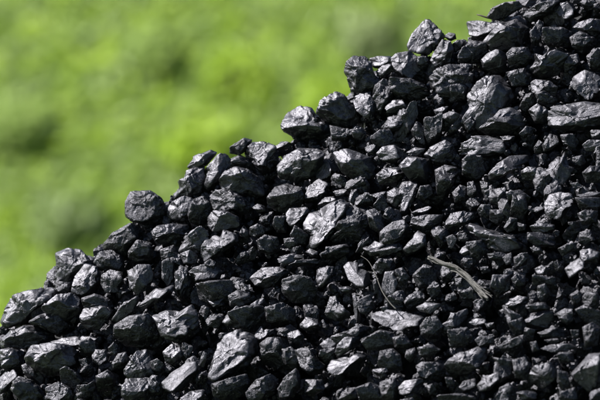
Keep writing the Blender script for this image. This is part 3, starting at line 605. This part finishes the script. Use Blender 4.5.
300,360 330,345 410,325 420,360 390,395 340,395 310,390;F302,360 332,347 408,328 416,358 388,388 340,385#bumpy bright lump low right#bumpy bright coal lump low on the right, above the flat dark ledge
425,335 460,315 490,318 490,360 470,380 440,360;F427,336 462,318 487,322 485,358 468,372 445,355
330,180 420,190 430,230 400,240 330,220;
170,180 240,180 240,240 190,270 160,230;
20,195 50,190 50,230 25,225;D22,197 46,193 40,220
300,300 380,290 400,320 320,330;D305,302 378,295 380,310
540,300 600,330 600,390 540,370 500,320;
30,20 60,10 80,35 70,50 35,45;F32,22 60,14 75,35 50,42
@380 300 4
260,260 280,235 340,210 390,190 425,188 430,225 400,265 350,295 300,305 275,290;F263,260 282,237 345,212 395,192 422,192 426,222 395,258 345,285 300,298 278,286#large bright cracked lump#large bright coal lump with a cracked broad face, low right of centre
160,105 185,70 225,65 248,100 240,150 190,160 165,140;D165,105 187,74 222,70 235,100 200,140#dim round lump#dim rounded coal lump beneath the tapering lump at the end of the straw
145,30 180,12 240,15 240,30 200,55 160,45;T148,30 182,14 236,17 235,28 195,48
250,95 290,78 310,50 350,35 345,75 310,105 255,125;F252,97 290,80 345,68 320,95 258,120;T300,72 315,50 350,37 340,50
355,90 385,75 420,75 425,95 380,105;P357,90 386,77 418,78 415,92 380,102
420,95 455,90 460,110 430,115;D422,97 452,93 450,108
380,160 400,145 450,145 460,175 400,190;D382,162 402,148 445,148 420,160
470,185 510,165 545,148 565,155 565,185 530,205 490,205;F473,185 512,167 545,150 560,157 555,182 525,200 490,198
145,265 170,248 230,250 260,270 255,310 200,320 155,300;D148,266 172,252 225,253 235,280 190,305 158,295
75,350 100,325 160,315 180,325 150,365 100,385 80,375;F78,350 102,327 158,318 170,326 145,358 100,378#light spindle lump bottom#light spindle-shaped coal lump at the very bottom, below the dim square one
185,345 210,335 225,360 200,380;F187,346 210,338 220,358 202,375
315,350 335,325 380,315 385,350 350,368 320,365;F318,350 336,328 376,318 380,346 345,362
390,340 420,310 470,288 478,315 440,360 400,365;F393,342 422,312 468,292 472,312 435,352 400,358
460,390 485,350 515,332 550,360 545,400 480,410;F463,388 487,352 515,336 540,360 525,398 480,400
560,375 610,365 600,395 570,398;T562,376 606,367 590,388
0,205 50,195 80,220 90,280 30,290 -10,260;
50,150 100,140 130,180 100,200 60,190;D55,152 98,144 115,170 75,180
105,200 140,190 145,230 120,250 100,230;D108,202 135,195 130,225
150,190 210,180 245,200 200,235 160,225;D155,195 190,188 180,210
270,120 350,110 370,150 340,190 280,190;
0,30 30,20 50,60 20,60;
450,230 530,240 540,290 480,270;D455,240 520,243 500,255
260,310 300,310 300,345 270,350;D262,315 295,315 280,335
500,30 560,60 600,120 560,140 510,90;
0,290 25,275 30,310 0,320;D2,292 20,282 15,305
80,400 130,390 150,420 80,420;
230,380 320,375 380,385 370,420 240,420;
0,330 60,310 80,340 60,400 0,400;
@450 300 4
315,300 340,265 400,250 418,270 412,320 370,355 330,335;F318,300 342,268 398,253 412,272 405,318 368,345 335,330#bright squarish lump bottom right#bright squarish coal lump low in the bottom right corner region
485,300 520,265 560,220 610,215 620,330 560,370 510,330;F487,300 522,267 562,223 600,220 605,290 565,360 515,325#tall bright corner lump#tall bright coal lump cut by the right edge at the bottom corner
360,195 400,180 480,175 515,190 470,205 410,210;T362,194 400,182 480,177 508,188 440,198
320,170 345,165 360,200 330,210;D322,172 342,168 350,195
375,160 430,155 440,170 400,175;T378,161 428,157 425,167
420,210 490,210 500,250 440,250;
250,240 300,230 320,265 300,320 260,310;D255,245 295,238 300,270 270,290
265,370 300,365 350,370 345,395 290,400;T267,372 300,367 345,372 310,385
430,280 470,290 480,340 450,360 430,330;
440,370 500,350 510,400 440,410;D445,375 490,360 480,390
530,110 570,90 600,110 590,180 540,190;D535,115 568,98 580,115 550,170
480,120 515,120 515,150 490,155;D482,124 510,124 500,148
350,130 420,110 470,125 460,150 370,150;
560,370 610,350 620,400 560,410;
300,110 340,120 330,165 290,160;
230,90 290,70 300,130 260,150;
180,250 240,245 250,300 200,330 175,300;D185,255 235,250 225,280
"""
NORM = {'T': (-.34, .71, .62), 'P': (-.46, .57, .68), 'G': (-.20, .20, .96), 'L': (-.63, .39, .67), 'F': (-.45, .54, .71),
        'S': (-.44, .53, .73), 'D': (-.05, .12, .99), 'R': (.50, .30, .80)}
lumps = []
ox = oy = 0.0; sc_ = 1.0
for line in DATA.strip().splitlines():
    if line[0] == '@':
        a = line[1:].split(); ox, oy, sc_ = float(a[0]), float(a[1]), float(a[2]); continue
    parts = line.split('#')
    fields = parts[0].split(';')
    def poly(s):
        return np.array([[ox + float(a.split(',')[0]) / sc_, oy + float(a.split(',')[1]) / sc_] for a in s.split()])
    body = poly(fields[0])
    bright = len(parts) > 2 and any(k_ in parts[2] for k_ in ('bright', 'pale', 'light', 'white'))
    lit = [('G' if f[0] == 'F' and not bright and RNG.uniform() < 0.62 else f[0], poly(f[1:])) for f in fields[1:] if len(f) > 2]
    x, y = body[:, 0], body[:, 1]
    area = 0.5 * abs(np.dot(x, np.roll(y, 1)) - np.dot(y, np.roll(x, 1)))
    c = (body.min(0) + body.max(0)) / 2
    if c[0] > 602: continue
    lumps.append(dict(body=body, lit=lit, area=area, c=c, ref=parts[1] if len(parts) > 1 else None,
                      label=parts[2] if len(parts) > 2 else None))
# the same lump read twice from neighbouring crops: keep the larger reading
keep = []
for L in sorted(lumps, key=lambda L: (L['ref'] is None, -L['area'])):
    if all(np.hypot(*(L['c'] - K['c'])) > 0.30 * math.sqrt(min(L['area'], K['area'])) + 1.5 for K in keep): keep.append(L)
lumps = keep
lumps.sort(key=lambda L: (L['ref'] is None, -L['area']))

def build_lump(L, level):
    body, lit = L['body'], L['lit']
    c = L['c']
    w, h = body.max(0) - body.min(0)
    t = 0.46 * math.sqrt(w * h)
    size = math.sqrt(w * h)
    rel = lambda P: np.stack([P[:, 0] - c[0], c[1] - P[:, 1]], 1)
    B = rel(body) * 1.05
    planes = []; litpts = []
    for code, Pq in lit:
        Q = rel(Pq)
        nrm = np.array(NORM[code]) + RNG.normal(size=3) * 0.07; nrm /= np.linalg.norm(nrm)
        lc = Q.mean(0)
        hh = -((Q - lc) @ nrm[:2]) / nrm[2]
        off = t * RNG.uniform(0.85, 1.05) - hh.max()
        planes.append((nrm, lc, off))
        litpts.append((Q, hh + off))
    def plane_h(XY, skip=None):
        o = np.full(len(XY), 1e9)
        for i, (nr, lc, off) in enumerate(planes):
            if i == skip: continue
            o = np.minimum(o, off - ((XY - lc) @ nr[:2]) / nr[2])
        return o
    pts = []
    for i, (Q, hh) in enumerate(litpts):
        hh = np.minimum(hh, plane_h(Q, i) - 0.01 * size)
        hh = np.maximum(hh, -0.9 * t)
        pts += [(q[0], q[1], z) for q, z in zip(Q, hh)]
    z0 = RNG.uniform(-0.25, 0.25, len(B)) * t
    z0 = np.maximum(np.minimum(z0, plane_h(B) - 0.015 * size), -1.1 * t)
    pts += [(q[0], q[1], z) for q, z in zip(B, z0)]
    for k, f in ((0.72, 0.62), (0.45, 0.85)):
        Q = B * k + RNG.normal(size=B.shape) * 0.04 * size + np.array([-0.13 * w, 0.13 * h]) * (1 if k > .6 else 1.7)
        z1 = np.minimum(np.full(len(Q), f * t), plane_h(Q) - 0.03 * size)
        pts += [(q[0], q[1], z) for q, z in zip(Q, z1)]
    Q = B[::2] * 0.6
    pts += [(q[0], q[1], -t * RNG.uniform(0.8, 1.1)) for q in Q]
    pts = np.array(pts)
    off = pts.mean(0) * np.array([0, 0, 1])
    N, H = hull_planes(pts)
    # centre inside
    cen = np.array([0, 0, (pts[:, 2].max() + pts[:, 2].min()) / 2 * 0.7])
    H = H - N @ cen
    smooth = 'S' if any(k == 'S' for k, _ in lit) else 'P' if any(k == 'P' for k, _ in lit) else ''
    P, F = coal_shape(N, H, np.array([w / 2, h / 2, t]), level, rough=2.3 if 'rough ' in (L['label'] or '') else 0.18 if smooth == 'S' else 0.5 if smooth == 'P' else RNG.uniform(0.75, 1.15))
    P = P + cen
    lo, hi = P.min(0), P.max(0)          # fill the outline read from the photograph
    bw = np.array([w, h]) * 1.08
    P[:, :2] = (P[:, :2] - (lo[:2] + hi[:2]) / 2) / (hi - lo)[:2] * bw
    # follow the broken outline too: widest reach in each direction against the outline's
    B1 = rel(body); NB = 96
    th = (np.arange(NB) + .5) / NB * 2 * np.pi - np.pi
    dirs = np.stack([np.cos(th), np.sin(th)], 1)
    E = np.roll(B1, -1, 0) - B1
    den = dirs[:, :1] * E[None, :, 1] - dirs[:, 1:] * E[None, :, 0]
    den = np.where(np.abs(den) < 1e-9, 1e-9, den)
    tt_ = (B1[None, :, 0] * E[None, :, 1] - B1[None, :, 1] * E[None, :, 0]) / den
    uu_ = (B1[None, :, 0] * dirs[:, 1:] - B1[None, :, 1] * dirs[:, :1]) / den
    ok = (tt_ > 0) & (uu_ >= -1e-6) & (uu_ <= 1 + 1e-6)
    want = np.where(ok, tt_, 0).max(1)
    ang = np.arctan2(P[:, 1], P[:, 0]); ib = np.clip(((ang + np.pi) / (2 * np.pi) * NB).astype(int), 0, NB - 1)
    rad = np.hypot(P[:, 0], P[:, 1]); have = np.zeros(NB); np.maximum.at(have, ib, rad)
    have = np.maximum(have, 0.3 * np.median(have))
    fac = np.where(want > 0, np.clip(want * 1.06 / have, 0.62, 1.55), 1.0)
    fac = (np.roll(fac, 1) + 4 * fac + np.roll(fac, -1)) / 6
    pos = (ang + np.pi) / (2 * np.pi) * NB - .5
    f_ = np.interp(pos, np.arange(-1, NB + 1), np.concatenate([fac[-1:], fac, fac[:1]]))
    near = np.clip(rad / np.interp(pos, np.arange(-1, NB + 1), np.concatenate([have[-1:], have, have[:1]])), 0, 1)
    P[:, :2] *= (1 + (f_ - 1) * np.clip(near * 1.6, 0, 1))[:, None]
    return P, F, t, smooth

def area_words(a):
    return 'tiny' if a < 110 else 'small' if a < 260 else 'medium-sized' if a < 620 else 'large'
def shape_words(L):
    b = L['body'] - L['body'].mean(0)
    ev, U = np.linalg.eigh(b.T @ b)
    asp = math.sqrt(ev[1] / max(ev[0], 1e-6)); ax = U[:, 1]
    if asp < 1.35: return 'chunky'
    ang = math.degrees(math.atan2(-ax[1], ax[0])) % 180
    long_ = 'elongated' if asp > 2.0 else 'oblong'
    if ang < 22 or ang > 158: return 'flat-lying ' + long_
    if 68 < ang < 112: return 'upright ' + long_
    return ('right-leaning ' if ang <= 68 else 'left-leaning ') + long_
LOOK = {'T': 'lit on top', 'P': 'lit on top', 'L': 'lit on its left side', 'G': 'with dull grey face', 'F': 'with grey face', 'S': 'with smooth face',
        'D': 'with dull face', 'R': 'lit on its right', None: 'in shadow'}
marks = [L for L in lumps if L['label']]
used = set(L['label'] for L in marks)
def direction(v):
    a = math.degrees(math.atan2(-v[1], v[0])) % 360
    return ['right of', 'above right of', 'above', 'above left of', 'left of', 'below left of', 'below', 'below right of'][int(((a + 22.5) % 360) // 45)]
def make_label(L):
    code = L['lit'][0][0] if L['lit'] else None
    near = sorted(marks, key=lambda M: np.hypot(*(M['c'] - L['c'])))[:5]
    for M in near:
        for how in ('', 'further ', 'well '):
            d = np.hypot(*(M['c'] - L['c'])); adj = math.sqrt(M['area']) * .5 + math.sqrt(L['area']) * .5
            pre = 'just ' if d < adj * 1.25 else ''
            s = '%s %s lump %s, %s%s the %s' % (area_words(L['area']), shape_words(L), LOOK[code], pre, direction(L['c'] - M['c']), M['ref'])
            s = s.replace('medium-sized ', 'mid-sized ')
            if s not in used and len(s.split()) <= 16:
                used.add(s); return s
            break
    for M in near:
        s = '%s lump %s, %s the %s' % (area_words(L['area']), LOOK[code], direction(L['c'] - M['c']), M['ref'])
        s = s.replace('medium-sized ', 'mid-sized ')
        if s not in used and len(s.split()) <= 16:
            used.add(s); return s
    M, M2 = near[0], near[1]
    s = '%s %s lump between the %s and the %s' % (area_words(L['area']), LOOK[code].split()[-1], M['ref'], M2['ref'])
    used.add(s); return ' '.join(s.split()[:16])

rest_V, rest_F, rest_n = [], [], 0
for i, L in enumerate(lumps):
    level = 6 if L['area'] > 330 else 5
    P, F, t, smooth = build_lump(L, level)
    s = L['c'][1] - crest(L['c'][0])
    depth = float(out_of(s)) + RNG.uniform(-0.002, 0.006)
    k = (D - depth) / D * S
    loc = ray_point(L['c'][0], L['c'][1], depth)
    W = np.stack([P[:, 0], -P[:, 2], P[:, 1]], 1) * k
    if i < 300:
        o = add('coal_lump', W, F, {'S': M_SMOOTH, 'P': M_GLOSS, '': M_SHEEN if any(k_ in 'FTL' for k_, _ in L['lit']) else M_COAL}[smooth], smooth=True, loc=loc)
        tag(o, L['label'] or make_label(L), 'coal lump', 'coal lumps heaped in the pile')
    else:
        rest_V.append(W + loc); rest_F.append(F + rest_n); rest_n += len(W)

# ------------------------------------------------------------------ the smaller coal between, under and beyond them
protos = []
for j in range(24):
    R = RNG
    C = R.normal(size=(14, 3)); C /= np.linalg.norm(C, axis=1)[:, None]
    dims = R.uniform(0.75, 1.25, 3)
    N, H = hull_planes(C * dims)
    protos.append((coal_shape(N, H, dims, 4), coal_shape(N, H, dims, 3)))
def rot(R):
    q = R.normal(size=4); q /= np.linalg.norm(q); a, b, c, d = q
    return np.array([[1-2*(c*c+d*d), 2*(b*c-a*d), 2*(b*d+a*c)], [2*(b*c+a*d), 1-2*(b*b+d*d), 2*(c*d-a*b)], [2*(b*d-a*c), 2*(c*d+a*b), 1-2*(b*b+c*c)]])
def put(pos, r, fine):
    global rest_n
    P, F = protos[RNG.integers(len(protos))][0 if fine else 1]
    W = (P @ rot(RNG).T) * r + pos
    rest_V.append(W); rest_F.append(F + rest_n); rest_n += len(W)
step = 17
def uncovered(x, y):
    for L in lumps:
        if ((x - L['c'][0]) / (np.ptp(L['body'][:, 0]) * .62)) ** 2 + ((y - L['c'][1]) / (np.ptp(L['body'][:, 1]) * .62)) ** 2 < 1: return False
    return True
for row, s in enumerate(np.arange(-8, 1450, step)):
    for x in np.arange(-240, 1480, step * 1.1):
        xx = x + RNG.uniform(-6, 6) + (row % 2) * 10; s2 = s + RNG.uniform(-6, 6)
        p = surf(xx, s2)
        if p[2] < 0: continue
        yy = crest(xx) + s2
        inframe = -8 < xx < 606 and yy < 408
        if inframe:
            if s > 0 and uncovered(xx, yy): put(p + np.array([0, 0.006, 0]), RNG.uniform(0.010, 0.018), True)
            put(p + np.array([0, RNG.uniform(0.024, 0.036), -0.012]), RNG.uniform(0.013, 0.020), True)
            put(p + np.array([RNG.uniform(-.01, .01), RNG.uniform(0.050, 0.070), -0.022]), RNG.uniform(0.018, 0.024), False)
            for _ in range(4 if s > 14 else 0):      # chips and grit
                put(surf(xx + RNG.uniform(-9, 9), s2 + RNG.uniform(-9, 9)) + np.array([0, RNG.uniform(0.004, 0.022), -0.004]), RNG.uniform(0.002, 0.0065), False)
        else:
            if xx < 606 and yy < 430: continue
            put(p + np.array([0, 0.004, 0]), RNG.uniform(0.013, 0.025), False)
# the far side of the heap
for s in np.arange(20, 1400, 24):
    for x in np.arange(-240, 1480, 26):
        xx = x + RNG.uniform(-8, 8)
        z = CAMZ + (200 - crest(xx)) * S - s * S - 0.012
        if z < 0 : continue
        put(np.array([(xx - 300) * S, s * S * 1.3 + 0.03, z]), RNG.uniform(0.013, 0.022), False)
# small pieces wedged under the crest lumps
for x in np.arange(-20, 620, 7.5):
    for s in (1, 9, 17):
        put(surf(x + RNG.uniform(-3, 3), s + RNG.uniform(-3, 3)) + np.array([0, 0.014 + RNG.uniform(0, .012), 0]), RNG.uniform(0.009, 0.014), True)
me_V = np.concatenate(rest_V); me_F = np.concatenate(rest_F)
tag(add('small_coal', me_V, me_F, M_COAL, smooth=False), 'smaller black coal wedged in the gaps and heaped around the larger lumps', 'coal', kind='stuff')

# ------------------------------------------------------------------ straw, stalk and twig caught in the coal
def tube(path, radii, nseg=7, flat=1.0, rib=0.0):
    path = np.array(path, float); n = len(path)
    V = []; F = []
    for i, p in enumerate(path):
        tng = path[min(i + 1, n - 1)] - path[max(i - 1, 0)]; tng /= np.linalg.norm(tng)
        side = np.cross(tng, [0, -1, 0.2]); side /= np.linalg.norm(side); up = np.cross(side, tng)
        for k in range(nseg):
            a = 2 * math.pi * k / nseg
            rr = radii[i] * (1 + rib * math.cos(3 * a))
            V.append(p + side * math.cos(a) * rr + up * math.sin(a) * rr * flat)
    for i in range(n - 1):
        for k in range(nseg):
            F.append([i * nseg + k, i * nseg + (k + 1) % nseg, (i + 1) * nseg + (k + 1) % nseg, (i + 1) * nseg + k])
    V.append(path[0]); V.append(path[-1]); a, b = len(V) - 2, len(V) - 1
    for k in range(nseg):
        F.append([a, (k + 1) % nseg, k, k]); F.append([b, (n - 1) * nseg + k, (n - 1) * nseg + (k + 1) % nseg, b])
    return V, F
def tube_obj(name, path, radii, mat, parent=None, **kw):
    V, F = tube(path, radii, **kw)
    bm = bmesh.new(); vs = [bm.verts.new(v) for v in V]
    for f in F:
        q = []
        for i in f:
            if vs[i] not in q: q.append(vs[i])
        try: bm.faces.new(q)
        except ValueError: pass
    me = bpy.data.meshes.new(name); bm.to_mesh(me); bm.free()
    for p in me.polygons: p.use_smooth = True
    me.materials.append(mat)
    o = bpy.data.objects.new(name, me); COL.objects.link(o)
    if parent: o.parent = parent
    return o
def trace(pts, lift, nsub=6):
    out = []
    P = np.array(pts, float)
    tt = np.linspace(0, len(P) - 1, (len(P) - 1) * nsub + 1)
    for t_ in tt:
        i = min(int(t_), len(P) - 2); f = t_ - i
        p0, p1, p2, p3 = P[max(i - 1, 0)], P[i], P[i + 1], P[min(i + 2, len(P) - 1)]
        q = 0.5 * ((2 * p1) + (-p0 + p2) * f + (2 * p0 - 5 * p1 + 4 * p2 - p3) * f * f + (-p0 + 3 * p1 - 3 * p2 + p3) * f ** 3)
        s_ = q[1] - crest(q[0])
        out.append(ray_point(q[0], q[1], float(out_of(s_)) + lift))
    return np.array(out)
M_STRAW = plain('dry_straw', (0.022, 0.021, 0.019), (0.095, 0.088, 0.076), 260, 0.75, 0.0008, (1, 1, 5))
M_TWIG2 = plain('weathered_stalk', (0.02, 0.018, 0.015), (0.06, 0.055, 0.045), 240, 0.8, 0.0005)
M_TWIG = plain('dark_twig', (0.02, 0.014, 0.010), (0.05, 0.035, 0.022), 200, 0.8, 0.0006)
root = bpy.data.objects.new('straw_bundle', None); COL.objects.link(root)
tag(root, 'frayed piece of pale dry straw lying across the coal, right of centre', 'straw')
base = trace([(428, 257), (440, 262), (456, 268), (468, 278), (480, 291), (488, 299)], 0.015)
for j, (wd, dz) in enumerate(((.0027, .0008), (.0021, -.0018))):
    n_ = len(base); ff = np.linspace(0, 1, n_)
    pw = base + np.array([0, .0015 * j, dz]) + np.stack([perlin(np.stack([ff * 6 + j * 5, ff * 0 + k, ff * 0], 1)) for k in range(3)], 1) * .003
    tube_obj('straw_sliver', pw, wd * (0.3 + 0.7 * np.sin(np.linspace(0.25, 2.8, n_))) * (1 + .35 * perlin(np.stack([ff * 12 + j, ff * 0, ff * 0], 1))), M_STRAW, root, flat=0.22, rib=0.25)
for j in range(11):
    a = int(RNG.integers(0, 14)); b_ = int(len(base) - RNG.integers(0, 12)); b_ = max(b_, a + 8)
    n_ = b_ - a; ff = np.linspace(0, 1, n_)[:, None]
    offv = np.array([RNG.normal() * .001, RNG.uniform(-.002, .001), RNG.normal() * 0.0022])
    pth = base[a:b_] + offv * (1 - .5 * np.sin(ff * 3.1)) + ff ** 2 * RNG.normal(size=3) * .0035 + (1 - ff) ** 2 * RNG.normal(size=3) * .0018
    wob = np.stack([perlin(np.stack([ff[:, 0] * 5 + j * 7, ff[:, 0] * 0 + k, ff[:, 0] * 0], 1)) for k in range(3)], 1) * .0018
    tube_obj('straw_fibre', pth + wob, RNG.uniform(.0004, .0013) * (0.45 + 0.55 * np.sin(np.linspace(0.2, 2.95, n_))) * (1 + .25 * perlin(np.stack([ff[:, 0] * 9 + j, ff[:, 0] * 0, ff[:, 0] * 0], 1))), M_STRAW, root, flat=0.4, rib=0.15)
st = tube_obj('dry_stalk', trace([(361, 256), (369, 262), (376, 276), (382, 291), (390, 303), (396, 309)], 0.017), np.linspace(0.0004, 0.0007, 31), M_TWIG2)
tag(st, 'thin dry curved stalk hanging between two bright coal lumps below the centre', 'stalk')
tw = tube_obj('twig', [ray_point(*p) for p in ((477, 14.5, -.004), (481, 15.5, 0), (487, 17.5, 0.002), (493, 19, 0.0), (500, 20, -.004))], np.array([.0007, .0010, .0011, .0012, .0012]), M_TWIG)
tag(tw, 'short dark twig sticking out left from the crest near the top edge', 'twig')

# ------------------------------------------------------------------ shrubs beyond the heap
LEAVES = {
 'lime': leaf_material('lime_leaves', (0.31, 0.45, 0.03), (0.42, 0.56, 0.05), 0.5),
 'fresh': leaf_material('fresh_leaves', (0.25, 0.36, 0.075), (0.34, 0.45, 0.11), 0.5),
 'deep': leaf_material('deep_leaves', (0.24, 0.33, 0.10), (0.30, 0.39, 0.14), 0.6),
 'grey': leaf_material('grey_leaves', (0.24, 0.31, 0.11), (0.31, 0.39, 0.14), 0.5)}
M_BARK = plain('bark', (0.05, 0.035, 0.02), (0.12, 0.09, 0.06), 8, 0.9, 0.01)
def leaves_mesh(cpos, nrm, L, R):
    a = np.cross(nrm, R.normal(size=nrm.shape)); a /= np.linalg.norm(a, axis=1)[:, None]; b = np.cross(nrm, a)
    q = np.stack([cpos - a * L, cpos + b * L * .45 + nrm * L * .12, cpos + a * L, cpos - b * L * .45 + nrm * L * .12], 1).reshape(-1, 3)
    return q, np.arange(len(cpos) * 4).reshape(-1, 4)
# low leafy cover on the bank: patches of different plants
R = np.random.default_rng(5)
nl = 320000
lx = R.uniform(-11, 11, nl); ly = R.uniform(20.0, 26.5, nl)
pa = perlin(np.stack([lx * 5.5, ly * 8.0, lx * 0], 1)); pb = perlin(np.stack([lx * 8.5 + 50, ly * 11.0, lx * 0], 1)); pc = perlin(np.stack([lx * 1.1 + 9, ly * 1.3, lx * 0], 1))
hgt = 0.08 + 0.08 * np.clip(pb + .4, 0, 1)
lz = bank_z(ly) + R.uniform(0, 1, nl) ** .7 * hgt
nr = R.normal(size=(nl, 3)) * .55 + np.array([-.2, -.35, .85]); nr /= np.linalg.norm(nr, axis=1)[:, None]
q, Fq = leaves_mesh(np.stack([lx, ly, lz], 1), nr, R.uniform(.02, .045, nl)[:, None], R)
gc = add('ground_cover', q, Fq, LEAVES['fresh'])
for k_ in ('lime', 'deep', 'grey'): gc.data.materials.append(LEAVES[k_])
sel = pa + pb * .9 + pc * .12 + R.normal(size=nl) * .10
mi = np.where(sel > .15, 1, np.where(sel > -.27, 0, np.where(pb > 0, 3, 2))).astype(np.int32)
gc.data.polygons.foreach_set('material_index', mi)
tag(gc, 'blurred sunlit green plants covering the bank beyond the heap', 'plants', kind='stuff')

def shrub(name, x, y, height, width, kind, label, nl=1500, seed=0, cat='shrub'):
    R = np.random.default_rng(seed)
    root = bpy.data.objects.new(name, None); COL.objects.link(root); root.location = (x, y, float(bank_z(y)))
    tag(root, label, cat, 'leafy plants growing on the bank')
    # stems
    for k in range(4):
        a = R.uniform(0, 6.28); tip = np.array([math.cos(a) * width * .28, math.sin(a) * width * .28, height * R.uniform(.6, .8)])
        pth = [tip * f + np.array([0, 0, 0]) + R.normal(size=3) * .01 * f for f in np.linspace(0, 1, 7)]
        tube_obj('stem', pth, np.linspace(.012, .004, 7), M_BARK, root)
    # crown: clumps of leaves on an uneven shell
    nc = 26
    u = R.normal(size=(nc, 3)); u /= np.linalg.norm(u, axis=1)[:, None]
    rad = R.uniform(0.45, 1.0, nc) ** 0.6
    cc = u * rad[:, None] * np.array([width / 2, width / 2, height / 2]) + np.array([0, 0, height / 2])
    cr = R.uniform(0.06, 0.14, nc)
    which = R.integers(0, nc, nl)
    off = R.normal(size=(nl, 3)); off /= np.linalg.norm(off, axis=1)[:, None]
    off *= (R.uniform(0.3, 1, nl) ** .5)[:, None] * cr[which][:, None]
    cpos = cc[which] + off; cpos[:, 2] = np.maximum(cpos[:, 2], 0.03)
    # leaves droop outwards
    nrm = off / np.linalg.norm(off, axis=1)[:, None] + R.normal(size=(nl, 3)) * .6 + np.array([0, 0, .5]); nrm /= np.linalg.norm(nrm, axis=1)[:, None]
    nrm = R.normal(size=(nl, 3)) * .55 + np.array([-.2, -.35, .85]) + off / np.linalg.norm(off, axis=1)[:, None] * .3; nrm /= np.linalg.norm(nrm, axis=1)[:, None]
    a = np.cross(nrm, R.normal(size=(nl, 3))); a /= np.linalg.norm(a, axis=1)[:, None]; b = np.cross(nrm, a)
    L = R.uniform(.025, .05, nl)[:, None]
    q = np.stack([cpos - a * L, cpos + b * L * .45 + nrm * L * .12, cpos + a * L, cpos - b * L * .45 + nrm * L * .12], 1).reshape(-1, 3)
    Fq = np.arange(nl * 4).reshape(-1, 4)
    q[:, 1] += np.maximum(q[:, 2], 0) * 1.0
    add('foliage', q, Fq, LEAVES[kind], root)
    return root
# (photo px of its centre, height, width, leaf kind, label)
SH = [
 (238, 52, 0.28, 0.35, 'lime', 'blurred bright yellow-green bushy plant, right of the middle of the open green'),
 (330, 78, 0.31, 0.42, 'lime', 'blurred bright yellow-green bushy plant left of the drum-like round crest lump'),
 (200, 116, 0.28, 0.42, 'lime', 'blurred bright lime bushy plant above the tall leaning crest lump'),
 (22, 302, 0.31, 0.42, 'lime', 'blurred bright lime bushy plant just above the lowest crest lump'),
 (14, 100, 0.34, 0.39, 'fresh', 'blurred dull green bushy plant at the left edge of the photo'),
 (62, 196, 0.28, 0.35, 'deep', 'blurred darkest green bushy plant, lower left, left of the blocky crest lump'),
 (372, 14, 0.31, 0.32, 'grey', 'blurred greyish green bushy plant at the top edge, left of the pyramid lump'),
 (150, 22, 0.25, 0.35, 'fresh', 'blurred fresh green bushy plant near the top edge left of centre'),
]
def bank_hit(px_, py_):
    for y_ in np.arange(20, 34, .02):
        if CAMZ + (200 - py_) * S * (D + y_) / D <= bank_z(y_) + .1: return y_
    return 25.0
for i, (px_, py_, hh_, ww_, kd, lb) in enumerate(SH):
    yb = bank_hit(px_, py_ + hh_ * .5 / (S * 4.5))
    shrub('bushy_plant', (px_ - 300) * S * (D + yb) / D, yb - .08, hh_, ww_, kd, lb, seed=40 + i, cat='plant')
